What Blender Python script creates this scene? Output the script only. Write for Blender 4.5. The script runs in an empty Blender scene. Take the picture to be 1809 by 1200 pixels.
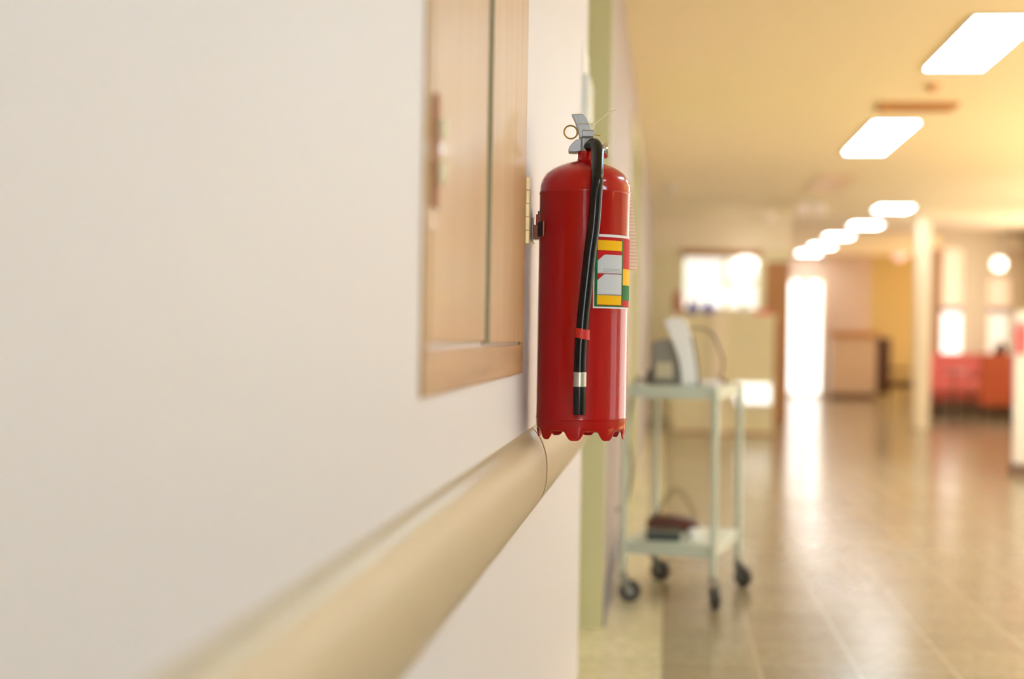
import bpy, bmesh, math, random
from mathutils import Vector, Matrix
random.seed(7)
C = bpy.context.scene.collection
PI = math.pi
def lin(c):
    return tuple(((v/255)/12.92 if v/255 <= .04045 else ((v/255+.055)/1.055)**2.4) for v in c)

# ------------------------------------------------------------ materials
def mat(name, rgb, rough=.5, metal=0, coat=0, spec=.5, noise=0, nscale=8, bump=0, bscale=60, stretch=(1,1,1), rgb2=None, trans=0):
    m = bpy.data.materials.new(name); m.use_nodes = True
    nt = m.node_tree; b = nt.nodes['Principled BSDF']
    c = lin(rgb)
    b.inputs['Base Color'].default_value = (*c, 1)
    b.inputs['Roughness'].default_value = rough
    b.inputs['Metallic'].default_value = metal
    b.inputs['Coat Weight'].default_value = coat
    b.inputs['Coat Roughness'].default_value = .06
    b.inputs['Specular IOR Level'].default_value = spec
    b.inputs['Transmission Weight'].default_value = trans
    tc = nt.nodes.new('ShaderNodeTexCoord'); mp = nt.nodes.new('ShaderNodeMapping')
    mp.inputs['Scale'].default_value = stretch
    nt.links.new(tc.outputs['Object'], mp.inputs['Vector'])
    n = nt.nodes.new('ShaderNodeTexNoise'); n.inputs['Scale'].default_value = nscale
    n.inputs['Detail'].default_value = 5
    nt.links.new(mp.outputs['Vector'], n.inputs['Vector'])
    mx = nt.nodes.new('ShaderNodeMix'); mx.data_type = 'RGBA'
    c2 = lin(rgb2) if rgb2 else tuple(v*.8 for v in c)
    mx.inputs['A'].default_value = (*c, 1); mx.inputs['B'].default_value = (*c2, 1)
    rm = nt.nodes.new('ShaderNodeMapRange')
    rm.inputs['From Min'].default_value = .35; rm.inputs['From Max'].default_value = .7
    rm.inputs['To Min'].default_value = 0; rm.inputs['To Max'].default_value = max(noise, .02)
    nt.links.new(n.outputs['Fac'], rm.inputs['Value'])
    nt.links.new(rm.outputs['Result'], mx.inputs['Factor'])
    nt.links.new(mx.outputs['Result'], b.inputs['Base Color'])
    if bump:
        n2 = nt.nodes.new('ShaderNodeTexNoise'); n2.inputs['Scale'].default_value = bscale
        nt.links.new(mp.outputs['Vector'], n2.inputs['Vector'])
        bp = nt.nodes.new('ShaderNodeBump'); bp.inputs['Strength'].default_value = bump
        bp.inputs['Distance'].default_value = .002
        nt.links.new(n2.outputs['Fac'], bp.inputs['Height']); nt.links.new(bp.outputs['Normal'], b.inputs['Normal'])
    return m
def emit(name, rgb, s):
    m = bpy.data.materials.new(name); m.use_nodes = True
    b = m.node_tree.nodes['Principled BSDF']
    b.inputs['Base Color'].default_value = (*lin(rgb), 1)
    b.inputs['Emission Color'].default_value = (*lin(rgb), 1)
    b.inputs['Emission Strength'].default_value = s
    return m
M = {}
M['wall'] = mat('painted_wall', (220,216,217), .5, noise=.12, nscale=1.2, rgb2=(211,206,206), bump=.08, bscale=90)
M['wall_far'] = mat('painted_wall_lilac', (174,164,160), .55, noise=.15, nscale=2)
M['ceiling'] = mat('ceiling_paint_warm', (252,238,202), .7, noise=.12, nscale=.6, rgb2=(249,231,190))
M['ceiling_lobby'] = mat('ceiling_paint_cream', (243,228,200), .7, noise=.1, nscale=.6)
M['olive'] = mat('olive_trim_paint', (211,205,156), .45, noise=.2, nscale=2, rgb2=(200,196,148))
M['sage'] = mat('sage_door_paint', (160,166,130), .45, noise=.15)
M['grey_blue'] = mat('baseboard_vinyl', (118,116,126), .4)
M['rail'] = mat('handrail_vinyl', (184,166,132), .36, spec=.5, noise=.15, nscale=3, rgb2=(178,158,124))
M['wood_v'] = mat('maple_vertical', (198,162,114), .38, noise=.55, nscale=5, stretch=(6,6,.5), rgb2=(172,130,82), coat=.15)
M['wood_h'] = mat('maple_horizontal', (190,152,108), .42, noise=.7, nscale=5, stretch=(5,.6,9), rgb2=(156,116,74), coat=.1)
M['brass'] = mat('hinge_brass', (240,218,168), .35, metal=.35)
M['rust'] = mat('aged_brass', (158,94,50), .5, metal=.1)
M['dark_gap'] = mat('gap_shade', (90,70,50), .7)
M['red'] = mat('red_enamel', (178,6,10), .24, coat=.5, spec=.2, noise=.06, nscale=3, bump=.03, bscale=25)
M['red_band'] = mat('red_rubber', (206,40,24), .4)
M['alu'] = mat('cast_aluminium', (160,163,165), .42, metal=.55, noise=.35, nscale=60, bump=.3, bscale=160)
M['chrome'] = mat('chrome', (220,220,215), .15, metal=1)
M['silver'] = mat('silver_ferrule', (196,196,184), .32, metal=.8)
M['gold'] = mat('brass_ring', (170,140,66), .3, metal=.85)
M['black'] = mat('black_rubber_hose', (5,6,8), .2, spec=.4)
M['strap_brown'] = mat('bracket_brown', (150,76,38), .35, metal=.3, coat=.2)
M['strap_dark'] = mat('bracket_dark', (52,14,16), .5)
M['plastic_clear'] = mat('pale_plastic', (232,222,180), .35)
M['paper'] = mat('printed_card', (236,206,176), .7)
M['white'] = mat('white_plastic', (236,234,228), .4)
M['L_white'] = mat('label_white', (232,234,238), .6, spec=.2); M['L_grey'] = mat('label_panel', (206,210,216), .6, spec=.2)
M['L_yellow'] = mat('label_yellow', (246,188,16), .6, spec=.2); M['L_green'] = mat('label_green', (0,112,52), .6, spec=.2)
M['L_red'] = mat('label_red', (196,20,28), .6, spec=.2); M['L_line'] = mat('label_rule', (120,124,128), .6, spec=.2)
M['cart'] = mat('cart_enamel', (200,208,190), .32, noise=.15, nscale=6, rgb2=(184,194,174), coat=.2)
M['tyre'] = mat('caster_rubber', (64,56,52), .5)
M['device_grey'] = mat('device_grey', (134,128,116), .5); M['device_dark'] = mat('device_screen', (72,72,66), .3)
M['cable'] = mat('cable_tan', (132,112,76), .5); M['cable_dark'] = mat('cable_grey', (110,106,104), .5)
M['teal'] = mat('dark_teal_plastic', (36,54,50), .4); M['leather'] = mat('brown_leather', (92,48,26), .5, noise=.4, nscale=20)
M['tan_panel'] = mat('tan_laminate', (228,218,176), .4, noise=.1); M['cream'] = mat('cream_paint', (240,226,198), .5)
M['brown_wood'] = mat('brown_wood', (176,124,72), .45, noise=.3, nscale=3, stretch=(4,4,.6))
M['peach'] = mat('peach_paint', (196,172,152), .6); M['ochre'] = mat('ochre_paint', (194,168,106), .6, noise=.1)
M['purple'] = mat('purple_plastic', (74,62,190), .35); M['coral'] = mat('coral_vinyl', (206,96,86), .4)
M['dark_coral'] = mat('coral_base', (150,58,40), .5); M['orange'] = mat('burnt_orange_fabric', (180,76,28), .6, noise=.15, nscale=12)
M['dark_wood'] = mat('dark_brown_wood', (98,58,26), .5); M['brown_fabric'] = mat('brown_fabric', (176,108,40), .6)
M['bench'] = mat('bench_beige', (196,168,138), .5); M['pink'] = mat('pink_cloth', (236,104,110), .6); M['mauve'] = mat('mauve_metal', (178,150,150), .5)
M['panel_on'] = emit('lit_panel', (202,235,255), 18)
M['panel_far'] = emit('lit_panel_far', (244,246,250), 12)
M['door_glass'] = emit('door_daylight', (250,250,248), 1.7); M['panel_off'] = mat('unlit_panel', (246,214,178), .4)
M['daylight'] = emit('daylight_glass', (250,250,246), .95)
M['daylight_n'] = emit('bright_glass', (248,250,246), .62)
M['daylight_soft'] = emit('frosted_glass', (244,240,226), .5)
M['pink_lamp'] = emit('pink_lamp_glass', (250,206,206), .5); M['globe_lamp'] = emit('globe_lamp_glass', (255,250,240), 2.2)
M['blind'] = emit('backlit_blind', (250,226,196), .36); M['vent'] = mat('vent_tan', (206,150,92), .6)

def floor_mat(name, base, alt, joint):
    m = bpy.data.materials.new(name); m.use_nodes = True
    nt = m.node_tree; b = nt.nodes['Principled BSDF']; L = nt.links
    tc = nt.nodes.new('ShaderNodeTexCoord')
    br = nt.nodes.new('ShaderNodeTexBrick'); br.offset = 0; br.squash = 1
    br.inputs['Scale'].default_value = 1; br.inputs['Brick Width'].default_value = .3
    br.inputs['Row Height'].default_value = .3; br.inputs['Mortar Size'].default_value = .004
    br.inputs['Color1'].default_value = (*lin(base), 1); br.inputs['Color2'].default_value = (*lin(alt), 1)
    br.inputs['Mortar'].default_value = (*lin(joint), 1)
    L.new(tc.outputs['Object'], br.inputs['Vector'])
    n = nt.nodes.new('ShaderNodeTexNoise'); n.inputs['Scale'].default_value = 26; n.inputs['Detail'].default_value = 6
    L.new(tc.outputs['Object'], n.inputs['Vector'])
    mx = nt.nodes.new('ShaderNodeMix'); mx.data_type = 'RGBA'; mx.blend_type = 'MULTIPLY'
    cr = nt.nodes.new('ShaderNodeValToRGB'); cr.color_ramp.elements[0].position = .3; cr.color_ramp.elements[0].color = (.72,.7,.68,1)
    cr.color_ramp.elements[1].position = .62; cr.color_ramp.elements[1].color = (1,1,1,1)
    L.new(n.outputs['Fac'], cr.inputs['Fac']); mx.inputs['Factor'].default_value = .7
    L.new(br.outputs['Color'], mx.inputs['A']); L.new(cr.outputs['Color'], mx.inputs['B'])
    L.new(mx.outputs['Result'], b.inputs['Base Color'])
    n3 = nt.nodes.new('ShaderNodeTexNoise'); n3.inputs['Scale'].default_value = 1.3
    L.new(tc.outputs['Object'], n3.inputs['Vector'])
    mr = nt.nodes.new('ShaderNodeMapRange'); mr.inputs['To Min'].default_value = .14; mr.inputs['To Max'].default_value = .26
    L.new(n3.outputs['Fac'], mr.inputs['Value']); L.new(mr.outputs['Result'], b.inputs['Roughness'])
    bp = nt.nodes.new('ShaderNodeBump'); bp.inputs['Strength'].default_value = .12; bp.inputs['Distance'].default_value = .003
    n4 = nt.nodes.new('ShaderNodeTexNoise'); n4.inputs['Scale'].default_value = 5
    L.new(tc.outputs['Object'], n4.inputs['Vector']); L.new(n4.outputs['Fac'], bp.inputs['Height']); L.new(bp.outputs['Normal'], b.inputs['Normal'])
    return m
M['floor'] = floor_mat('terrazzo_tiles', (158,143,112), (147,132,104), (176,162,132))
M['floor_edge'] = floor_mat('cream_border_tiles', (222,208,166), (214,200,160), (200,190,150))
# striped card
def tag_mat():
    m = M['paper']; nt = m.node_tree; b = nt.nodes['Principled BSDF']; L = nt.links
    tc = nt.nodes.new('ShaderNodeTexCoord'); w = nt.nodes.new('ShaderNodeTexWave'); w.bands_direction = 'Z'
    w.inputs['Scale'].default_value = 50
    L.new(tc.outputs['Object'], w.inputs['Vector'])
    cr = nt.nodes.new('ShaderNodeValToRGB'); cr.color_ramp.elements[0].color = (*lin((216,184,160)),1); cr.color_ramp.elements[0].position=.0
    cr.color_ramp.elements[1].color = (*lin((240,216,190)),1); cr.color_ramp.elements[1].position=.35
    L.new(w.outputs['Fac'], cr.inputs['Fac']); L.new(cr.outputs['Color'], b.inputs['Base Color'])
tag_mat()

# ------------------------------------------------------------ mesh builder
class MB:
    def __init__(s): s.v = []; s.f = []; s.mi = []; s.cur = 0
    def add(s, vs, fs):
        o = len(s.v); s.v += [tuple(p) for p in vs]
        for f in fs: s.f.append([o+i for i in f]); s.mi.append(s.cur)
    def box(s, x0, x1, y0, y1, z0, z1):
        s.add([(x0,y0,z0),(x1,y0,z0),(x1,y1,z0),(x0,y1,z0),(x0,y0,z1),(x1,y0,z1),(x1,y1,z1),(x0,y1,z1)],
              [(0,3,2,1),(4,5,6,7),(0,1,5,4),(1,2,6,5),(2,3,7,6),(3,0,4,7)]); return s
    def tube(s, pts, r, n=16, caps=True, closed=False):
        pts = [Vector(p) for p in pts]; rs = r if isinstance(r, (list, tuple)) else [r]*len(pts)
        N = len(pts); rings = []; ref = None
        for i, p in enumerate(pts):
            if closed: t = (pts[(i+1) % N]-pts[i-1]).normalized()
            else: t = (pts[min(i+1,N-1)]-pts[max(i-1,0)]).normalized()
            if ref is None:
                ref = Vector((0,0,1)) if abs(t.z) < .9 else Vector((1,0,0))
            a = (ref - t*ref.dot(t)).normalized(); ref = a; b = t.cross(a)
            rings.append([p + (a*math.cos(2*PI*k/n)+b*math.sin(2*PI*k/n))*rs[i] for k in range(n)])
        vs = [v for g in rings for v in g]; fs = []
        for i in range(N if closed else N-1):
            j = (i+1) % N
            for k in range(n): fs.append((i*n+k, i*n+(k+1)%n, j*n+(k+1)%n, j*n+k))
        if caps and not closed: fs += [tuple(range(n))[::-1], tuple(range((N-1)*n, N*n))]
        s.add(vs, fs); return s
    def lathe(s, prof, n=64, c=(0,0,0), axis='Z'):
        vs = []; fs = []
        for r, z in prof:
            for k in range(n):
                a = 2*PI*k/n; p = (r*math.cos(a), r*math.sin(a), z)
                if axis == 'X': p = (p[2], p[0], p[1])
                if axis == 'Y': p = (p[1], p[2], p[0])
                vs.append((p[0]+c[0], p[1]+c[1], p[2]+c[2]))
        for i in range(len(prof)-1):
            for k in range(n): fs.append((i*n+k, i*n+(k+1)%n, (i+1)*n+(k+1)%n, (i+1)*n+k))
        fs += [tuple(range(n))[::-1], tuple(range((len(prof)-1)*n, len(prof)*n))]
        s.add(vs, fs); return s
    def prism(s, poly, a0, a1, axis='Y'):
        def P(u, v, w): return (u, w, v) if axis == 'Y' else ((w, u, v) if axis == 'X' else (u, v, w))
        n = len(poly)
        s.add([P(u,v,a0) for u,v in poly]+[P(u,v,a1) for u,v in poly],
              [tuple(range(n)), tuple(range(n,2*n))[::-1]]+[(i, n+i, n+(i+1)%n, (i+1)%n) for i in range(n)]); return s
    def build(s, name, m, parent=None, smooth=True, bevel=0, seg=2, loc=None, subsurf=0):
        me = bpy.data.meshes.new(name); me.from_pydata(s.v, [], s.f); me.update()
        ms = m if isinstance(m, list) else [m]
        for q in ms: me.materials.append(q)
        for p, i in zip(me.polygons, s.mi): p.material_index = i
        bm = bmesh.new(); bm.from_mesh(me); bmesh.ops.recalc_face_normals(bm, faces=bm.faces)
        if smooth:
            for f in bm.faces: f.smooth = True
            for e in bm.edges:
                if len(e.link_faces) == 2 and e.calc_face_angle(0) > .6: e.smooth = False
        bm.to_mesh(me); bm.free()
        o = bpy.data.objects.new(name, me); C.objects.link(o)
        if parent is not None: o.parent = parent
        if loc: o.location = loc
        if bevel:
            b = o.modifiers.new('bevel', 'BEVEL'); b.width = bevel; b.segments = seg; b.limit_method = 'ANGLE'
            b.harden_normals = False
        return o
def spline(pts, k=8):
    P = [Vector(p) for p in pts]; P = [P[0]*2-P[1]]+P+[P[-1]*2-P[-2]]; out = []
    for i in range(1, len(P)-2):
        for j in range(k):
            t = j/k; a,b,c,d = P[i-1],P[i],P[i+1],P[i+2]
            out.append(.5*((2*b)+(c-a)*t+(2*a-5*b+4*c-d)*t*t+(3*b-a-3*c+d)*t**3))
    out.append(P[-2]); return out
def thing(name, label, cat, loc=(0,0,0), rotz=0, group=None):
    o = bpy.data.objects.new(name, None); C.objects.link(o); o.empty_display_size = .05
    o.location = loc; o.rotation_euler = (0,0,rotz); o['label'] = label; o['category'] = cat
    if group: o['group'] = group
    return o
def tag(o, label, cat, group=None):
    o['label'] = label; o['category'] = cat
    if group: o['group'] = group
    return o
def struct(o, label, cat): 
    o['kind'] = 'structure'; o['label'] = label; o['category'] = cat; return o
def box(x0,x1,y0,y1,z0,z1): return MB().box(x0,x1,y0,y1,z0,z1)

CEIL = 2.52; RX = 4.9; FARY = 25.7
# ------------------------------------------------------------ the setting
struct(box(-.215, 7, -4, FARY+.1, -.1, 0).build('floor', M['floor'], smooth=False), 'speckled tan terrazzo tile floor with glossy reflections', 'floor')
struct(box(-.6, 0, -4, 15.2, -.1, .003).build('trim_1', M['floor_edge'], smooth=False), 'cream tile border strip along the left wall', 'floor border')
struct(box(-.6, RX, -4, 17.8, CEIL, CEIL+.1).build('ceiling', M['ceiling'], smooth=False), 'warm tan corridor ceiling with light panels', 'ceiling')
struct(box(-.6, 7, 17.8, FARY+.1, CEIL, CEIL+.1).build('ceiling_lobby', M['ceiling_lobby'], smooth=False), 'cream ceiling over the far lobby', 'ceiling')
struct(box(-.45, -.25, -4, 4.28, 0, CEIL).build('wall_left', M['wall'], smooth=False, bevel=.004), 'smooth pinkish white wall in the left foreground', 'wall')
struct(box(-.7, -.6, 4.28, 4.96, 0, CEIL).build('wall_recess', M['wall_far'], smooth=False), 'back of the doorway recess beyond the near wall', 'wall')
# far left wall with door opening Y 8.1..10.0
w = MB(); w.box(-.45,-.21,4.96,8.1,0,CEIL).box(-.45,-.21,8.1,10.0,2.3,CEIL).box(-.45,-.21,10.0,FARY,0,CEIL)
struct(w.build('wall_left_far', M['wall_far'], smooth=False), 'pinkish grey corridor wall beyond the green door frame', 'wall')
tr = MB().box(-.45,-.205,4.935,4.96,0,CEIL)
struct(tr.build('trim_2', M['olive'], smooth=False, bevel=.003), 'olive green door jamb facing the camera past the near wall', 'door trim')
struct(box(-.21,-.2,4.965,8.0,0,.11).build('baseboard_left', M['grey_blue'], smooth=False), 'grey vinyl baseboard beside the cart', 'baseboard')
d = box(-.6,-.56,4.29,4.93,.004,2.3).build('door_1', M['sage'], smooth=False); struct(d, 'green door in the recess past the near wall', 'door')
MB().lathe([(.0,0),(.012,.0),(.012,.04),(.025,.045),(.025,.07),(.0,.075)], 20, (-.56,4.4,1.0), 'X').build('door_handle', M['chrome'], d)
d = box(-.4,-.36,8.12,9.98,.004,2.28).build('door_2', M['sage'], smooth=False); struct(d, 'pale green double door in the far left wall', 'door')
f = MB().box(-.36,-.2,8.1,8.2,0,2.3).box(-.36,-.2,9.9,10.0,0,2.3).box(-.36,-.2,8.2,9.9,2.2,2.3)
f.build('door_frame', M['olive'], d, smooth=False)
# back wall behind the camera with one window; right wall with unseen windows added for light
w = MB().box(-.45,RX,-4.1,-4,0,.7).box(-.45,RX,-4.1,-4,2.1,CEIL).box(-.45,-.2,-4.1,-4,.7,2.1).box(.6,RX,-4.1,-4,.7,2.1)
struct(w.build('wall_back', M['wall'], smooth=False), 'white wall behind the camera', 'wall')
wins = [(1.7,3.5),(4.8,8.0),(8.6,12.0),(13,15.5),(16.6,19)]  # unseen windows added for warm light; nearest one read from the extinguisher shadow
w = MB(); y = -4
for a, b in wins:
    w.box(RX,RX+.1,y,a,0,CEIL).box(RX,RX+.1,a,b,0,.8).box(RX,RX+.1,a,b,2.2,CEIL); y = b
w.box(RX,RX+.1,y,20.2,0,CEIL)
struct(w.build('wall_right', M['cream'], smooth=False), 'cream wall with unseen added windows on the right side', 'wall')
for i, (a, b) in enumerate(wins):
    f = MB()
    for yy in (a, (a+b)/2-.02, b-.04): f.box(RX+.02,RX+.07,yy,yy+.04,.8,2.2)
    f.box(RX+.021,RX+.069,a,b,.8,.84).box(RX+.021,RX+.069,a,b,2.16,2.2)
    struct(f.build('window_%d' % (i+1), M['white'], smooth=False), 'white frame of an unseen window in the right wall', 'window')
# far end wall: brown section, glass door, peach wall, ochre wall
w = MB().box(1.25,2.12,FARY,FARY+.1,0,CEIL).box(2.12,2.76,FARY,FARY+.1,2.1,CEIL)
w.cur = 0; w.box(2.76,3.57,FARY,FARY+.1,0,CEIL); w.cur = 1; w.box(3.57,7,FARY,FARY+.1,0,CEIL)
struct(w.build('wall_end', [M['peach'], M['ochre']], smooth=False), 'peach and ochre end wall of the lobby', 'wall')
d = MB().box(2.12,2.76,FARY+.02,FARY+.05,0.004,2.1).build('door_3', M['door_glass'], smooth=False)
struct(d, 'bright glazed door at the far end full of daylight', 'door')
f = MB().box(2.12,2.17,FARY-.02,FARY+.02,0,2.1).box(2.71,2.76,FARY-.02,FARY+.02,0,2.1).box(2.36,2.50,FARY-.02,FARY+.02,0.9,2.1).box(2.17,2.71,FARY-.021,FARY+.019,2.04,2.1).box(2.17,2.71,FARY-.021,FARY+.019,.0,.06)
f.build('door_frame', M['cream'], d, smooth=False)
struct(box(RX+.14, RX+2.4, 12.5, 19.6, 2.3, 2.42).build('sun_blocker', M['white'], smooth=False), 'added unseen slab outside the far right windows, blocks the sun', 'sun blocker')  # unseen slab added to keep direct sun out of the far right windows
# lounge back wall with two windows, X 3.3..RX at Y 20.2
Y = 20.2
w = MB().box(4.05,4.4,Y,Y+.12,0,CEIL).box(4.68,7,Y,Y+.12,0,CEIL)
w.box(3.77,4.05,Y,Y+.12,0,.86).box(3.77,4.05,Y,Y+.12,2.3,CEIL).box(4.4,4.68,Y,Y+.12,0,.86).box(4.4,4.68,Y,Y+.12,1.9,CEIL)
struct(w.build('wall_lounge', M['cream'], smooth=False), 'cream wall behind the coral sofa', 'wall')
struct(box(3.56,3.77,Y-.005,Y+.12,0,2.3).build('trim_3', M['brown_wood'], smooth=False), 'brown wooden panel left of the lounge window', 'wall panel')
for i, (a, b, t) in enumerate(((3.77,4.05,2.3),(4.4,4.68,1.9))):
    p = MB().box(a,b,Y+.05,Y+.07,.86,t).build('window_%d' % (6+i), M['daylight'] if i == 0 else M['daylight_soft'], smooth=False)
    struct(p, ('tall daylit window' if i == 0 else 'shorter daylit window')+' above the coral sofa', 'window')
    MB().box(a,b,Y+.0,Y+.05,1.42,1.5).build('window_bar', M['mauve'], p, smooth=False)
    MB().box(a,b,Y+.02,Y+.03,1.5,t).build('roller_blind', M['blind'], p, smooth=False)
# nurse station rear wall with window
Y = 17.6
w = MB().box(-.21,.2,Y,Y+.12,0,2.09).box(1.1,1.18,Y,Y+.12,0,2.09).box(.2,1.1,Y,Y+.12,0,1.38).box(.2,1.1,Y,Y+.12,2.0,2.09)
struct(w.build('wall_nurse_station', M['tan_panel'], smooth=False), 'tan wall behind the nurse station counter', 'wall')
struct(box(-.21,1.49,Y,Y+.12,2.09,CEIL).build('wall_nurse_header', M['cream'], smooth=False), 'cream header band above the nurse station', 'wall')
p = box(.2,1.1,Y+.06,Y+.08,1.38,2.0).build('window_8', M['daylight_n'], smooth=False); struct(p, 'bright window above the nurse station counter', 'window')
MB().box(.68,.72,Y,Y+.06,1.38,2.0).box(.7,1.1,Y+.01,Y+.05,1.68,1.72).build('window_frame', M['tan_panel'], p, smooth=False)
struct(box(.16,1.14,Y-.03,Y,2.0,2.09).build('trim_4', M['brown_wood'], smooth=False), 'brown wooden lintel over the nurse station window', 'trim')
d = box(1.19,1.48,Y+.02,Y+.07,.004,1.95).build('door_4', M['brown_wood'], smooth=False); struct(d, 'narrow brown wooden door beside the nurse station', 'door')
MB().lathe([(.0,0),(.012,.0),(.012,.04),(.025,.045),(.025,.07),(.0,.075)], 16, (1.43,Y+.02,1.0), 'Y').build('door_handle', M['chrome'], d)
struct(box(1.18,1.49,Y,Y+.12,1.96,2.09).build('wall_over_door', M['tan_panel'], smooth=False), 'tan wall strip over the narrow brown door', 'wall')

# ------------------------------------------------------------ wall cabinet
def cabinet():
    t = thing('wall_cabinet', 'light maple double door cabinet set flush in the left wall', 'cabinet', (-.25,1.43,.953))
    H = .95; W = 1.005
    fr = MB().box(0,.0035,0,.028,0,H).box(0,.0035,W-.042,W,0,H).box(0,.0035,.028,W-.042,H-.05,H)
    fr.build('frame', M['wood_v'], t, bevel=.0015)
    MB().box(0,.0045,.002,W-.002,.0005,.05).build('bottom_rail', M['wood_h'], t, bevel=.0015)
    l = MB().box(0,.0045,.03,.484,.056,H-.055).build('door', M['wood_v'], t, bevel=.001)
    a = .497; rdoor = MB().box(0,.0095,a,W-.044,.054,H-.055).build('door', M['wood_v'], t, bevel=.0012)
    MB().box(0,.0097,a-.0025,a-.0002,.054,H-.055).build('edge_strip', mat('edge_strip_sage',(172,160,126),.6), rdoor, smooth=False)
    MB().box(-.002,.002,.484,.4928,.052,H-.055).build('door_gap_shade', M['dark_gap'], t, smooth=False)  # dark strip paints the shade in the gap between the doors
    # hinge on the near door: aged plate with bright knuckles
    hp = MB().box(.0045,.0085,.034,.060,.198,.318).build('hinge', M['rust'], l, bevel=.001)
    for z0, z1 in ((.224,.248),(.272,.293)): MB().tube([(.0105,.053,z0),(.0105,.053,z1)], .0065, 14).build('hinge_knuckle', M['plastic_clear'], hp)
    hp = MB().box(.0035,.0048,W-.04,W-.004,.223,.337).build('hinge', M['brass'], rdoor, bevel=.0006)
    k = MB()
    for i in range(5): k.tube([(.0088,W-.014,.223+i*.0228),(.0088,W-.014,.223+i*.0228+.0215)], .0046, 14)
    k.build('hinge_knuckle', M['brass'], hp)
cabinet()

# ------------------------------------------------------------ handrail
prof = [(0,.8455),(.004,.8435),(.010,.838),(.0165,.8295),(.0225,.8175),(.0275,.803),(.0305,.788),(.0318,.768),(.030,.742),(.025,.722),(.016,.705),(.006,.696),(0,.694)]
def rail(y0, y1, nm, label):
    m = MB(); m.prism([(-.25+d_, z) for d_, z in prof], y0, y1, 'Y')
    return tag(m.build(nm, M['rail'], bevel=.0006), label, 'handrail', None)
t = thing('handrail', 'beige vinyl handrail running along the left wall under the cabinet', 'handrail', (-.25,0,.769))
def railpart(y0,y1,name,material,off=0):
    m = MB(); pp = spline([(d_,z-.769,0) for d_,z in prof],3)
    m.prism([(p.x*(1+off*12)+0, p.y*(1+off)) for p in pp], y0, y1, 'Y')
    return m.build(name, material, t)
railpart(-3.9,2.636,'rail_cover',M['rail']); railpart(2.656,4.26,'rail_cover',M['rail']); railpart(2.636,2.656,'joint_strip',mat('rail_joint',(158,140,112),.4),-.012); railpart(4.262,4.278,'end_cap',M['rail'],.006)

# ------------------------------------------------------------ fire extinguisher
XC, YC = -.1515, 2.57; B = .834; R = .0815
ext = thing('fire_extinguisher', 'red fire extinguisher with black hose hanging on the left wall above the handrail', 'fire extinguisher', (XC,YC,B), math.radians(3.37))
def zz(z): return z-B
tank = MB().lathe([(0,zz(.862)),(.074,zz(.862)),(.0805,zz(.866)),(.0822,zz(.8705)),(.0822,zz(.8735)),(R,zz(.876)),(R,zz(1.272)),(R+.0008,zz(1.2735)),(R+.0008,zz(1.2765)),(R-.0006,zz(1.279)),
    (.0805,zz(1.288)),(.0775,zz(1.299)),(.071,zz(1.310)),(.060,zz(1.3185)),(.046,zz(1.3255)),(.032,zz(1.3305)),(.020,zz(1.3335)),(.0155,zz(1.3355)),(.0140,zz(1.339)),(.0138,zz(1.352)),(0,zz(1.352))], 128).build('tank', M['red'], ext)
# scalloped skirt
m = MB(); n = 384; rows = []
def foot(a):
    c = math.cos(8*(a-math.radians(-90-9)))
    t_ = max(0,(c+.42)/1.42); s = (t_*(2-t_))**1.5
    return s
for k in range(n):
    a = 2*PI*k/n; s = foot(a); zb = zz(.8495)-s*.0155
    for r_, z in ((.0815,zz(.871)),(.0812,zz(.860)),(.0800,zz(.852)-s*.006),(.0780,zb+.0012),(.0768,zb),(.0758,zb+.0012),(.0775,zz(.855)-s*.004),(.0780,zz(.866))):
        m.v.append((r_*math.cos(a), r_*math.sin(a), z))
for k in range(n):
    j = (k+1) % n
    for i in range(8): m.f.append([k*8+i, k*8+(i+1)%8, j*8+(i+1)%8, j*8+i]); m.mi.append(0)
m.build('skirt', M['red'], ext)
# label: cylindrical patches  (theta measured from the side facing the corridor end, + to the right)
LM = [M['L_white'],M['L_grey'],M['L_yellow'],M['L_green'],M['L_red'],M['L_line']]
lb = MB()
def patch(t0, t1, z0, z1, mi, h, cut=0):
    lb.cur = mi; n = max(2, int((t1-t0)/2)); r_ = R+h
    def P(t_, z): a = math.radians(-90+t_); return (r_*math.cos(a), r_*math.sin(a), zz(z))
    vs = []
    for i in range(n+1):
        t_ = t0+(t1-t0)*i/n
        zt = z1
        if cut and (t_-t0) < cut: zt = z1-(cut-(t_-t0))/cut*.011
        vs += [P(t_, z0), P(t_, zt)]
    lb.add(vs, [(2*i,2*i+2,2*i+3,2*i+1) for i in range(n)])
ZT, ZB = 1.198, 1.068
patch(12.2,150,ZB,ZT,0,.0004)
patch(13.6,150,ZB+.0028,ZT-.0045,4,.0006)
patch(13.8,57.5,ZB+.003,ZT-.006,3,.0008)
patch(17,54.8,ZB+.0055,ZT-.0062,4,.0010)
patch(17.2,54.6,1.170,1.1875,2,.0012)
patch(17.2,54.6,1.130,1.1625,1,.0012,9)
patch(17.2,54.6,1.128,1.1292,5,.0013)
patch(17.2,54.6,1.0925,1.128,1,.0012,9)
patch(17.2,54.6,1.0745,1.091,2,.0012)
patch(17.2,54.6,1.091,1.0923,5,.0013)
patch(57.6,150,1.110,1.139,2,.0012); patch(57.6,150,1.083,1.110,3,.0012)
for z in (1.137,1.1346,1.1322): patch(24,52,z,z+.0005,5,.0014)
for z in (1.0985,1.0965): patch(22,50,z,z+.0004,0,.0014)
lb.build('label', LM, tank)
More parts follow.
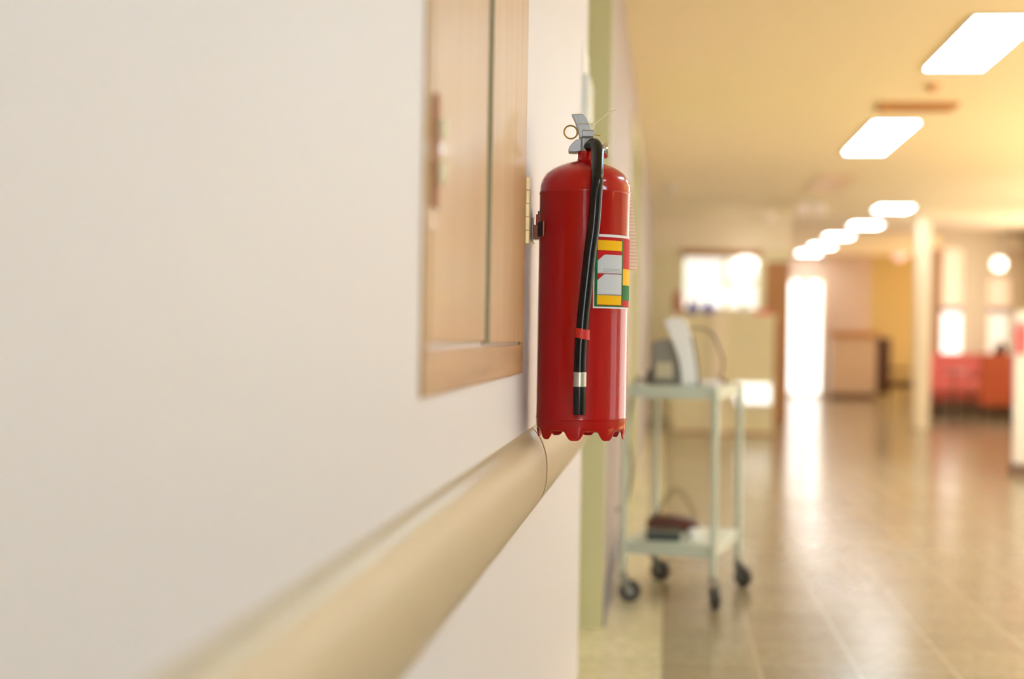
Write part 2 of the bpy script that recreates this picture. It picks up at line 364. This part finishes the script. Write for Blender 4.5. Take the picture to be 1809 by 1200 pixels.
# hose
def hp(x, y, z): return (x, y, zz(z))
path = spline([hp(.004,-.008,1.3585),hp(.010,-.018,1.3615),hp(.0165,-.030,1.361),hp(.021,-.045,1.348),hp(.0215,-.064,1.325),hp(.021,-.082,1.300),hp(.0203,-.0915,1.277),hp(.0165,-.0935,1.210),hp(.0113,-.0938,1.167),hp(.006,-.0940,1.111),hp(.0023,-.0938,1.072),hp(-.0007,-.0938,1.032),hp(-.003,-.0937,.993),hp(-.0034,-.0936,.952)], 8)
hose = MB().tube(path, [.0085+.0025*min(1,i/10) for i in range(len(path))], 24).build('hose', M['black'], ext)
MB().tube([hp(-.0034,-.0936,.956),hp(-.0034,-.0936,.930)], .0117, 28).build('ferrule', M['silver'], hose, bevel=.0008)
MB().tube([hp(-.0034,-.0936,.9305),hp(-.0033,-.0936,.905),hp(-.0033,-.0934,.8815)], [.0112,.0112,.0106], 28).build('nozzle', M['black'], hose, bevel=.0008)
# strap that clips the hose to the tank
m = MB(); n = 30
def strap(zc, tilt):
    pts = []
    for k in range(n+1):
        a = math.radians(-70+ (320)*k/n)
        pts.append((a,))
    rr = .0116
    vs = []
    for k in range(n+1):
        a = 2*PI*k/n
        for r_, dz in ((rr,-.0085),(rr+.0018,-.0085),(rr+.0018,.0085),(rr,.0085)):
            x = r_*math.cos(a); y_ = r_*math.sin(a)
            vs.append((x-.001, y_-.0938, zz(zc)+dz-x*tilt))
    fs = []
    for k in range(n):
        for i in range(4): fs.append((k*4+i,k*4+(i+1)%4,(k+1)*4+(i+1)%4,(k+1)*4+i))
    m.add(vs, fs)
strap(1.0225, .18)
m.box(-.013,.012,-.0842,-.0795,zz(1.014),zz(1.031))
m.build('hose_strap', M['red_band'], ext)
# valve body
valve = MB()
valve.lathe([(0,zz(1.3505)),(.0132,zz(1.3505)),(.0140,zz(1.353)),(.0140,zz(1.358)),(.0128,zz(1.361)),(.0128,zz(1.3735)),(.0105,zz(1.377)),(0,zz(1.377))], 40)
valve.tube([(0,0,zz(1.360)),(.007,-.013,zz(1.3605))], .0088, 20)       # hose outlet
valve.tube([(.008,0,zz(1.356)),(.031,.006,zz(1.356))], .0055, 18)     # gauge port
valve.tube([(0,0,zz(1.3735)),(0,0,zz(1.384))], .0045, 14)
valve.build('valve', M['alu'], ext, bevel=.0004)
# lower carrying handle, seen end on: wedge reaching to the left of the collar
ch = MB().prism([(-.0305,zz(1.3500)),(-.0312,zz(1.3535)),(-.029,zz(1.3600)),(-.0235,zz(1.3665)),(-.0165,zz(1.3725)),(-.008,zz(1.3725)),(-.008,zz(1.352)),(-.017,zz(1.3495))], -.012,.020,'Y')
ch.build('carry_handle', M['alu'], ext, bevel=.0012)
ch2 = MB().prism([(-.006,zz(1.352)),(.0125,zz(1.352)),(.0125,zz(1.3735)),(-.006,zz(1.3755))], -.0125,.0125,'Y')
ch2.build('handle_mount', M['alu'], ext, bevel=.0015)
lv = MB().prism([(-.0265,zz(1.4185)),(-.0060,zz(1.4190)),(.0005,zz(1.4120)),(.0075,zz(1.3960)),(.0135,zz(1.3840)),(.0135,zz(1.3765)),(-.0075,zz(1.3765)),(-.0115,zz(1.3745)),(-.0145,zz(1.3900)),(-.0195,zz(1.4040))], -.009,.012,'Y')
lever = lv.build('lever', M['alu'], ext, bevel=.0015)
MB().box(-.0065,.0150,-.0125,-.0085,zz(1.3775),zz(1.3885)).build('lever_lug', M['alu'], lever, bevel=.001)
# safety pin and ring
pin = MB().tube([(-.014,-.003,zz(1.3845)),(.0265,-.003,zz(1.3815))], .0011, 10).build('safety_pin', M['gold'], ext)
pts = [(-.0272+.0118*math.cos(a), -.004+.003*math.cos(a), zz(1.3865)+.0118*math.sin(a)) for a in [2*PI*k/48 for k in range(48)]]
MB().tube(pts, .0015, 12, closed=True).build('pull_ring', M['gold'], pin)
# plastic seal loop and tail
sp = spline([(-.0165,-.0105,zz(1.4005)),(-.005,-.0115,zz(1.4025)),(.0075,-.0115,zz(1.4015)),(.0120,-.010,zz(1.4000)),(.0150,-.006,zz(1.4010)),(.030,0,zz(1.4140)),(.0430,.003,zz(1.4245)),(.0490,.004,zz(1.4270)),(.0560,.005,zz(1.4285))],6)
MB().tube(sp, [.0008]*len(sp), 8).tube([(.010,-.0105,zz(1.3985)),(.0135,-.0095,zz(1.4025))], .0019, 10).build('plastic_seal', M['plastic_clear'], ext)
MB().tube([(-.006,-.0128,zz(1.3895)),(.014,-.0128,zz(1.3885))], .0009, 8).build('seal_wire', M['chrome'], ext)
# gauge: disc facing the corridor side
gg = MB().lathe([(0,0),(.0135,0),(.015,.002),(.015,.008),(.0135,.0105),(0,.0105)], 36, (.030,.008,zz(1.3555)), 'X').build('pressure_gauge', M['chrome'], ext)
MB().lathe([(0,0),(.0125,0),(.0125,.0006),(0,.0006)], 32, (.0405,.008,zz(1.3555)), 'X').build('gauge_face', M['L_white'], gg)
# inspection card on a string behind the tank
m = MB(); N = 10; vs = []
for i in range(N+1):
    t_ = i/N; z = zz(1.300)-.160*t_; x0 = .070+.002*t_; x1 = .0835+.0145*t_+.002*math.sin(t_*3); y0 = .030; 
    vs += [(x0,y0,z),(x1,y0+.012,z),(x1,y0+.0128,z),(x0,y0+.0008,z)]
fs = []
for i in range(N):
    for k in range(4): fs.append((i*4+k,i*4+(k+1)%4,(i+1)*4+(k+1)%4,(i+1)*4+k))
fs += [(0,1,2,3),(N*4,N*4+3,N*4+2,N*4+1)]
m.add(vs, fs); tg = m.build('inspection_tag', M['paper'], ext)
MB().tube(spline([(.0,.0135,zz(1.345)),(.03,.035,zz(1.336)),(.066,.036,zz(1.312)),(.079,.036,zz(1.297))],6), .0007, 8).build('tag_string', M['plastic_clear'], tg)

# wall bracket
br = thing('wall_bracket', 'small brown metal bracket holding the red extinguisher to the wall', 'bracket', (-.25,2.61,1.19))
MB().box(0,.0195,-.004,.034,.006,.032).build('bracket_block', M['strap_brown'], br, bevel=.0012)
MB().box(0,.003,-.006,.038,-.0,.045).build('wall_plate', M['silver'], br, bevel=.001)
MB().box(.0065,.0165,0,.02,.0322,.052).build('hook', M['red_band'], br, bevel=.0015)
MB().box(.010,.019,.0,.02,.0521,.058).build('hook_cap', M['black'], br, bevel=.001)
m = MB(); N = 16; vs = []
for k in range(N+1):
    a = math.radians(-90-107+46*k/N+3.37); 
    for r_, z in ((R+.0006,.006),(R+.003,.006),(R+.003,.032),(R+.0006,.032)):
        vs.append((XC+r_*math.cos(a)+.25, YC+r_*math.sin(a)-2.61, z))
fs = []
for k in range(N):
    for i in range(4): fs.append((k*4+i,k*4+(i+1)%4,(k+1)*4+(i+1)%4,(k+1)*4+i))
fs += [(0,1,2,3),(N*4,N*4+3,N*4+2,N*4+1)]
m.add(vs, fs); m.build('clamp_band', M['strap_dark'], br)
a = math.radians(-90-59.5+3.37)
MB().tube([(XC+.25+(R+.0022)*math.cos(a), YC-2.61+(R+.0022)*math.sin(a), .006),(XC+.25+(R+.0022)*math.cos(a), YC-2.61+(R+.0022)*math.sin(a), .032)], .0021, 10).build('band_lip', M['strap_brown'], br)
# small acrylic notice holder on the wall end
nh = thing('notice_holder', 'clear white acrylic holder on the near wall above the extinguisher', 'sign holder', (-.25,4.02,1.63))
MB().box(0,.004,0,.24,0,.22).build('back_plate', M['white'], nh, bevel=.001)
MB().box(.003,.020,0,.24,0,.13).build('front_pocket', mat('clear_acrylic',(236,242,238),.25,coat=.3), nh, bevel=.001)

# ------------------------------------------------------------ cart
cart = thing('utility_cart', 'pale green metal two shelf cart on casters beside the left wall', 'cart', (.075,5.69,0), math.radians(-13))
hw, hl = .175, .26
for nm, z0, z1 in (('top_tray', .785, .833), ('lower_shelf', .186, .235)):
    m = MB(); a, b = hw-.002, hl-.002
    m.box(-a,a,-b,b,z1-.006,z1)
    m.box(-a,a,-b,-b+.004,z0,z1-.006).box(-a,a,b-.004,b,z0,z1-.006).box(-a,-a+.004,-b+.004,b-.004,z0,z1-.006).box(a-.004,a,-b+.004,b-.004,z0,z1-.006)
    m.build(nm, M['cart'], cart, bevel=.001)
spin = {(-1,-1):13,(1,-1):-62,(-1,1):-5,(1,1):-30}
for sx in (-1,1):
    for sy in (-1,1):
        lx, ly = sx*hw, sy*hl
        lg = MB().tube([(lx,ly,.118),(lx,ly,.826)], .0135, 20).build('leg', M['cart'], cart, bevel=.002)
        a = math.radians(spin[(sx,sy)]); dx, dy = math.cos(a), math.sin(a)
        ox, oy = lx+dx*.028, ly+dy*.028
        fork = MB(); fork.tube([(lx,ly,.095),(lx,ly,.12)], .012, 16)
        for s in (-1,1):
            px, py = -dy*s*.017, dx*s*.017
            P0 = Vector((lx+px-dx*.012, ly+py-dy*.012, .097)); P1 = Vector((lx+px+dx*.02, ly+py+dy*.02, .097)); P2 = Vector((ox+px+dx*.01, oy+py+dy*.01, .036)); P3 = Vector((ox+px-dx*.012, oy+py-dy*.012, .036))
            q = Vector((px,py,0)).normalized()*.0015
            vs = [p+q for p in (P0,P1,P2,P3)]+[p-q for p in (P0,P1,P2,P3)]
            fork.add(vs, [(0,1,2,3),(7,6,5,4),(0,4,5,1),(1,5,6,2),(2,6,7,3),(3,7,4,0)])
        cs = fork.build('caster', mat('caster_zinc',(150,150,140),.5,metal=.3), cart)
        wv = MB(); n = 28
        prof2 = [(.012,-.012),(.036,-.013),(.042,-.009),(.042,.009),(.036,.013),(.012,.012)]
        vs = []
        for r_, w_ in prof2:
            for k in range(n):
                t_ = 2*PI*k/n; vs.append((ox+dx*r_*math.cos(t_)-dy*w_, oy+dy*r_*math.cos(t_)+dx*w_, .0425+r_*math.sin(t_)))
        fs = [(i*n+k,i*n+(k+1)%n,((i+1)%6)*n+(k+1)%n,((i+1)%6)*n+k) for i in range(6) for k in range(n)]
        wv.add(vs, fs); wh = wv.build('wheel', M['tyre'], cs)
        MB().tube([(ox+dy*.0145,oy-dx*.0145,.0425),(ox-dy*.0145,oy+dx*.0145,.0425)], .013, 16).build('hub', M['silver'], wh)
# power cord looping from tray to shelf
# device on the cart (side view)
dv = thing('patient_monitor', 'grey and white medical monitor seen side on, standing on the cart top', 'monitor', (.0,5.62,.8335))
def X_(px): return (px-1178)*5.62/2512-.0
def Z_(py): return (597-py)*5.62/2512+1.02-.791
gz = MB().prism([(-.060,0),(-.056,.165),(-.010,.178),(.035,.165),(.064,.0)], -.0,.20,'Y')
gz.build('rear_housing', M['device_grey'], dv, bevel=.006)
MB().box(-.04,.025,-.006,.0,.025,.085).build('port_panel', mat('port_cream',(196,184,152),.5), dv, bevel=.002)
wp = spline([(-.014,.250,0),(.024,.263,0),(.056,.260,0),(.080,.236,0),(.094,.18,0),(.110,.10,0),(.122,0,0)],6)
ip = spline([(.060,0,0),(.053,.07,0),(.036,.13,0),(.010,.195,0),(-.014,.250,0)],6)
MB().prism([(p.x,p.y) for p in wp]+[(p.x,p.y) for p in ip[:-1]], -.02,.22,'Y').build('front_shell', M['white'], dv, bevel=.004)
sc = [(p.x+.0005,p.y) for p in wp if p.y < .20]
MB().prism(sc+[(p[0]+.009,p[1]) for p in sc[::-1]], -.012,.212,'Y').build('screen', M['device_dark'], dv)
MB().prism([(-.075,.0),(-.08,.03),(-.072,.055),(-.06,.055),(-.06,0)], .02,.10,'Y').build('side_knob', mat('knob_dark',(86,76,54),.5), dv, bevel=.004)
MB().tube(spline([(.085,.10,.215),(.125,.11,.222),(.175,.11,.205),(.205,.10,.15),(.225,.10,.09),(.215,.11,.03),(.19,.12,.008),(.15,.12,.006)],8), .0045, 10).build('sensor_cable', M['cable'], dv)
tag(MB().tube(spline([(-.06,.05,.03),(-.085,.02,.012),(-.115,-.02,.018),(-.132,-.02,-.06),(-.146,-.0,-.2),(-.130,-.0,-.34),(-.150,-.0,-.48),(-.190,-.0,-.50)],10), .006, 10).build('power_cord', M['cable_dark'], loc=(.0,5.62,.8335)), 'grey power cord hanging from the cart top down beside the left wall', 'cord')
tag(MB().prism([(0,0),(.085,0),(.088,.012),(.07,.022),(.02,.024),(-.004,.014)], 0,.11,'Y').build('folded_pad', mat('pad_white',(238,226,216),.6), loc=(.135,5.50,.8335), bevel=.004), 'small white folded pad at the right end of the cart top', 'pad')
tag(MB().tube([( 0,0,.012),(.07,.03,.012)], .012, 14).build('rolled_cuff', M['leather'], loc=(.165,5.66,.8335), bevel=.003), 'brown rolled cuff behind the white pad on the cart top', 'cuff')
# lower shelf items
tag(MB().box(-.065,.065,-.08,.08,0,.028).build('battery_tray', M['teal'], loc=(.0,5.57,.2355), bevel=.006), 'flat dark teal tray on the left of the lower cart shelf', 'tray')
hb = thing('leather_case', 'brown leather case with a thin arched handle on the lower cart shelf', 'case', (.045,5.80,.2355))
MB().prism([(-.11,0),(.09,0),(.095,.035),(.05,.052),(-.02,.062),(-.08,.06),(-.115,.04)], -.06,.06,'Y').build('case_body', M['leather'], hb, bevel=.012, seg=3)
MB().tube(spline([(-.075,0,.055),(-.045,0,.115),(0,0,.165),(.045,0,.13),(.085,0,.045)],8), .006, 10).build('case_handle', M['cable'], hb)
tag(MB().lathe([(0,0),(.02,0),(.022,.02),(.02,.035),(.008,.04),(0,.04)], 24).build('tape_roll', M['white'], loc=(.115,5.58,.2355)), 'little white roll on the lower cart shelf beside the dark tray', 'roll')

# ------------------------------------------------------------ ceiling lights
def panel(y0, y1, lit, label, x0=1.385, x1=1.69):
    t = thing('ceiling_light', label, 'ceiling light', ((x0+x1)/2,(y0+y1)/2,CEIL), 0, None)
    a, b = (x1-x0)/2, (y1-y0)/2
    MB().box(-a-.02,a+.02,-b-.02,-b,-.012,0).box(-a-.02,a+.02,b,b+.02,-.012,0).box(-a-.02,-a,-b,b,-.012,0).box(a,a+.02,-b,b,-.012,0).build('frame', M['ceiling_lobby'] if lit else M['panel_off'], t, smooth=False)
    MB().box(-a,a,-b,b,-.008,-.0005).build('diffuser', (M['panel_far'] if x1-x0 > .35 else M['panel_on']) if lit else M['panel_off'], t, smooth=False)
    return t
panel(-2.5,-1.2,True,'lit ceiling panel over the corridor behind the camera')
panel(.4,1.7,True,'lit ceiling panel above the camera, out of view')
panel(3.5,4.8,True,'lit ceiling panel just ahead of the camera, out of view')
panel(6.72,8.02,True,'largest lit ceiling panel at the upper right corner')
panel(9.93,11.6,True,'second lit rectangular ceiling panel below the dark ceiling vent')
panel(13.3,14.6,False,'pale unlit ceiling panel above the twin emergency lamps')
for i, (x, y, la) in enumerate(((2.53,16.5,'widest lit square lamp in the far ceiling row, nearest of the row'),(2.55,18.9,'second lit square lamp from the right in the far ceiling row'),(2.45,21.0,'third lit lamp in the far ceiling row, middle of it'),(2.45,23.2,'fourth lit lamp in the far ceiling row, second from its left end'),(2.43,25.1,'farthest lit lamp, left end of the far ceiling row'))):
    panel(y-.32, y+.32, True, la, x-.19, x+.19)['group'] = 'square lamps in the far ceiling row'
v = thing('ceiling_vent', 'tan slatted vent in the ceiling between the two nearest lit panels', 'vent', (1.56,9.3,CEIL))
MB().box(-.24,.24,-.14,-.12,-.02,0).box(-.24,.24,.12,.14,-.02,0).box(-.24,-.22,-.12,.12,-.02,0).box(.22,.24,-.12,.12,-.02,0).build('frame', M['vent'], v, smooth=False)
m = MB()
for k in range(8): m.box(-.22,.22,-.115+k*.03,-.105+k*.03,-.018,0)
m.build('slats', M['vent'], v, smooth=False)
sd = MB().lathe([(0,0),(.02,0),(.024,.01),(.028,.03),(.05,.032),(.055,.045),(0,.045)],32).build('smoke_detector', mat('detector_tan',(222,170,110),.5), loc=(1.52,8.55,CEIL-.045)); tag(sd,'small round tan smoke detector on the ceiling between lit panels','smoke detector')
em = thing('emergency_light', 'twin head emergency lamp under the ceiling past the unlit panel', 'emergency light', (1.53,15.8,CEIL))
MB().box(-.1,.1,-.05,.05,-.05,0).build('housing', M['white'], em, bevel=.006)
for x in (-.085,.095):
    h = MB().lathe([(0,-.05),(.075,-.05),(.08,-.04),(.06,.0),(.03,.03),(0,.03)],28,(x,-.02,-.085),'Y').build('lamp_head', M['white'], em)
    MB().lathe([(0,0),(.068,0),(.068,.004),(0,.004)],28,(x,-.075,-.085),'Y').build('lens', mat('lens_pale',(250,236,232),.3), h)
tag(MB().lathe([(0,-.10),(.04,-.09),(.07,-.06),(.078,-.03),(.06,0),(0,0)],28).build('dome_lamp', mat('dome_glass',(250,236,226),.3), loc=(1.19,17.4,CEIL)), 'small pale dome lamp on the ceiling left of the far lamp row', 'ceiling lamp')
tag(MB().lathe([(0,-.12),(.05,-.11),(.10,-.07),(.11,-.04),(.09,0),(0,0)],28).build('dome_lamp', M['pink_lamp'], loc=(3.98,25.2,CEIL)), 'pink glowing dome lamp at the far ceiling left of the white pillar', 'ceiling lamp')
gl = thing('pendant_lamp', 'white glowing globe pendant over the orange chair', 'pendant lamp', (4.26,19.0,CEIL))
MB().tube([(0,0,0),(0,0,-.42)], .006, 8).build('cord', M['white'], gl)
MB().lathe([(0,-.09),(.035,-.083),(.064,-.064),(.083,-.035),(.09,0),(.083,.035),(.064,.064),(.035,.083),(0,.09)],28,(0,0,-.49)).build('globe', M['globe_lamp'], gl)
tag(MB().lathe([(0,0),(.04,0),(.06,.02),(.06,.05),(0,.06)],24).build('smoke_detector', M['white'], loc=(.02,14.2,CEIL-.06)), 'white round detector on the ceiling close to the far left wall', 'smoke detector')

# ------------------------------------------------------------ nurse station
ns = thing('nurse_station', 'tan laminate nurse station counter with a cream post at mid corridor', 'counter', (0.07,15.3,0))
MB().box(0,.405,0,.05,.02,1.27)  .build('front_panel', M['tan_panel'], ns, smooth=False)
MB().box(.55,1.065,0,.05,.02,1.27)  .build('front_panel', M['tan_panel'], ns, smooth=False)
MB().box(.405,.55,-.03,.06,0,1.29).build('post', M['cream'], ns, smooth=False)
MB().box(1.015,1.065,.05,.9,.02,1.27).build('side_panel', M['tan_panel'], ns, smooth=False)
MB().box(-.0,1.085,.06,.5,1.22,1.272).build('countertop', M['tan_panel'], ns, smooth=False)
MB().box(.02,1.045,-.0,.04,0,.02).build('plinth', M['brown_wood'], ns, smooth=False)
glow = thing('bright_patch', 'glowing white patch standing in for a bright reflection low on the tan counter', 'bright patch', (.92,15.25,.315))
MB().box(-.2,.19,0,.045,0,.235).build('patch_backing', M['white'], glow, smooth=False)
MB().box(-.19,.18,-.006,0,.01,.225).build('glow_patch', M['daylight'], glow, smooth=False)  # glow imitates a window reflection on the counter front; no lamp here
def bottle(x, y, label, m_):
    b = thing('spray_bottle', label, 'bottle', (x,y,1.2725)); b['group'] = 'bottles on the nurse station counter'
    MB().lathe([(0,0),(.055,0),(.06,.02),(.055,.09),(.03,.12),(.02,.13),(0,.13)],24).build('bottle_body', m_, b)
    MB().lathe([(0,.13),(.02,.13),(.022,.16),(0,.165)],16).build('cap', M['brown_wood'], b)
bottle(.27,15.5,'purple bottle at the left end of the nurse station counter',M['purple'])
bottle(.44,15.425,'deep blue bottle in front of the white monitor on the nurse station counter',M['purple'])
mo = thing('desk_monitor', 'white backed screen on the nurse station counter', 'monitor', (.49,15.6,1.2725))
MB().box(-.12,.12,-.06,.06,0,.012).build('stand', M['white'], mo, bevel=.003)
MB().box(-.02,.02,.0,.02,.01,.06).build('neck', M['white'], mo)
MB().box(-.15,.12,-.015,.015,.06,.33).build('casing', M['white'], mo, bevel=.006)
MB().box(-.135,.105,-.018,-.0155,.075,.315).build('lit_screen', M['daylight'], mo)
pc = thing('paper_cup', 'white paper cup on the right of the nurse station counter', 'cup', (.82,15.42,1.2725))
MB().lathe([(0,0),(.03,0),(.042,.11),(.04,.11),(.028,.006),(0,.006)],24).build('cup_body', M['white'], pc)
tag(MB().box(-.1,.1,-.06,.06,0,.04).build('folder_stack', M['pink'], loc=(1.02,15.45,1.2725), bevel=.003), 'pale red folders at the right end of the nurse station counter', 'folders')
tag(MB().lathe([(0,0),(.05,0),(.055,.03),(.055,.2),(.03,.24),(0,.24)],20).build('red_canister', mat('rust_red',(182,112,80),.5), loc=(.12,15.5,1.2725)), 'rust coloured canister at the far left of the nurse station counter', 'canister')
wl = thing('wall_lamp', 'bright oval lamp before the nurse station window', 'lamp', (.93,17.3,CEIL))
MB().tube([(0,0,0),(0,0,-.55)], .006, 8).build('cord', M['white'], wl)
MB().lathe([(0,-.08),(.09,-.07),(.14,-.02),(.14,.02),(.08,.07),(0,.08)],28,(0,0,-.6)).build('globe', M['globe_lamp'], wl)

# ------------------------------------------------------------ lobby and lounge
tag(MB().box(2.87,3.04,16.9,17.07,0,CEIL).build('pillar', M['cream'], bevel=.01), 'slim white square pillar left of the coral sofa', 'pillar')
sf = thing('sofa', 'coral pink vinyl sofa under the lounge windows', 'sofa', (4.14,19.7,0))
MB().box(-.72,.75,-.38,.36,.22,.34).build('base', M['dark_coral'], sf, bevel=.01)
MB().box(-.70,.73,-.40,.2,.34,.50).build('seat_cushion', M['coral'], sf, bevel=.04, seg=3)
MB().box(-.72,.75,.2,.38,.34,.86).build('backrest', M['coral'], sf, bevel=.04, seg=3)
for s in (-.72,.62): MB().box(s,s+.13,-.40,.2,.5,.66).build('armrest', M['coral'], sf, bevel=.03, seg=3)
for x in (-.66,.66):
    for y in (-.3,.3): MB().tube([(x,y,0),(x,y,.22)], .02, 12).build('leg', M['dark_wood'], sf)
def armchair(name, loc, rz, label, fab, w, ztop):
    c = thing(name, label, 'chair', loc, rz)
    MB().box(-w,w,-.045,.045,.27,ztop).build('backrest', fab, c, bevel=.025, seg=3)
    MB().box(-w,w,.05,.5,.36,.46).build('seat', fab, c, bevel=.025, seg=3)
    for sx in (-w-.03,w+.005):
        MB().box(sx,sx+.025,.0,.44,.60,.63).build('armrest', M['dark_wood'], c, bevel=.008)
    for sx in (-w+.02,w-.02):
        for y, top in ((0,.28),(.46,.38)): MB().tube([(sx,y,0),(sx,y,top)], .016, 12).build('leg', M['dark_wood'], c)
    for sx in (-w-.018,w+.018): MB().tube([(sx,.42,.61),(sx,.40,.40)], .010, 10).build('arm_post', M['dark_wood'], c)
    return c
armchair('armchair', (3.81,17.05,0), math.radians(6), 'burnt orange armchair with its tall back to the camera', M['orange'], .18, .88)
bag = thing('handbag', 'dark brown bag slung over the back of the orange armchair', 'bag', (3.86,17.06,.88))
MB().prism([(-.09,0),(.07,0),(.065,.10),(.03,.15),(-.03,.13),(-.07,.06)], -.04,.04,'Y').build('bag_body', M['dark_wood'], bag, bevel=.015, seg=3)
st = thing('side_table', 'small round mauve topped table between sofa and orange chair', 'table', (3.52,17.95,0))
MB().lathe([(0,.64),(.14,.64),(.145,.65),(.14,.665),(0,.665)],32).build('table_top', M['mauve'], st)
MB().lathe([(0,0),(.13,0),(.13,.012),(.018,.03),(.015,.64),(0,.64)],28).build('pedestal', M['dark_wood'], st)
armchair('armchair', (3.0,20.2,0), math.radians(-60), 'dark brown chair standing by the ochre wall left of the pillar', M['dark_wood'], .12, 1.06)
rc = thing('reception_bench', 'low brown topped bench along the peach end wall', 'bench', (3.2,24.9,0))
MB().box(-.45,.4,-.2,.25,1.05,1.17).build('bench_top', M['brown_wood'], rc, bevel=.01)
MB().box(-.42,.37,-.15,.2,.1,1.05).build('bench_front', M['bench'], rc, bevel=.01)
MB().box(-.40,.35,-.13,.18,0,.1).build('plinth', M['dark_wood'], rc)
cb = thing('mobile_screen', 'white mobile partition on dark casters at the right edge', 'partition', (3.0,11.3,0))
MB().box(-.34,.5,-.02,.02,.08,1.26).build('screen_panel', M['white'], cb, bevel=.008)
for x in (-.3,.45):
    MB().box(x-.02,x+.02,-.2,.2,.05,.08).build('foot', M['dark_wood'], cb, bevel=.004)
    for y in (-.17,.17): MB().lathe([(0,-.012),(.025,-.012),(.025,.012),(0,.012)],20,(x,y,.025),'X').build('caster_wheel', M['tyre'], cb)
tag(MB().prism([(-.03,0),(.04,0),(.05,.14),(.03,.24),(-.02,.25),(-.045,.15)], -.02,.0,'Y').build('towel', M['pink'], loc=(2.70,11.278,.93), bevel=.006), 'pink towel hanging on the left end of the white partition', 'towel')
ac = thing('air_conditioner', 'cream wall air conditioner high above the right lounge window', 'air conditioner', (4.8,20.2,2.24))
MB().box(-.26,.3,-.2,0,0,.24).build('casing', M['cream'], ac, bevel=.02, seg=3)
MB().box(-.22,.26,-.205,-.15,.01,.03).build('outlet_louvre', M['mauve'], ac)

# ------------------------------------------------------------ lights
def area(name, loc, rot, sx, sy, energy, col):
    l = bpy.data.lights.new(name, 'AREA'); l.shape = 'RECTANGLE'; l.size = sx; l.size_y = sy; l.energy = energy; l.color = col
    o = bpy.data.objects.new(name, l); C.objects.link(o); o.location = loc; o.rotation_euler = rot; return o
for i, (a, b) in enumerate(wins):
    col = [(.82,.92,1),(.98,.95,.86),(1,.93,.8),(1,.94,.84),(1,.95,.86)][i]
    e = [9,34,42,34,36][i]
    area('window_daylight', (RX+.12,(a+b)/2,1.5), (0,math.radians(90),0), 1.38, b-a-.02, e, col)  # area lamps at the unseen right windows, mostly added for warm ceiling glow
area('window_daylight', (.2,-4.12,1.4), (math.radians(90),0,0), .8, 1.38, 42, (.85,.93,1))
area('lobby_fill', (6.9,23,1.3), (0,math.radians(90),0), 2.0, 4.6, 20, (.95,.96,1))  # added unseen fill that brightens the dim lobby; no window stands there
sn = bpy.data.lights.new('sun', 'SUN'); sn.energy = 54; sn.color = (1,.76,.42); sn.angle = math.radians(1.5)
so = bpy.data.objects.new('sun', sn); C.objects.link(so); so.rotation_euler = (0, math.radians(33), 0)
wd = bpy.data.worlds.new('World'); bpy.context.scene.world = wd; wd.use_nodes = True
wd.node_tree.nodes['Background'].inputs['Color'].default_value = (1,.93,.84,1)
wd.node_tree.nodes['Background'].inputs['Strength'].default_value = 1.0

# ------------------------------------------------------------ camera
cam = bpy.data.cameras.new('camera'); co = bpy.data.objects.new('camera', cam); C.objects.link(co)
f = 50/36*1809; r = math.radians(.95)
wy = Vector((273.5,5,-f)).normalized(); u = Vector((math.sin(r),math.cos(r),0))
wz = (u-wy*u.dot(wy)).normalized(); wx = wy.cross(wz)
co.matrix_world = Matrix.Translation((0,0,1.02)) @ Matrix((wx,wy,wz)).to_4x4()
cam.lens = 50; cam.sensor_width = 36; cam.clip_start = .02
cam.dof.use_dof = True; cam.dof.focus_distance = 2.53; cam.dof.aperture_fstop = 1.7
S = bpy.context.scene; S.camera = co
S.view_settings.view_transform = 'Standard'; S.view_settings.look = 'None'; S.view_settings.gamma = 1
S.view_settings.exposure = 0.48; S.view_settings.use_curve_mapping = False
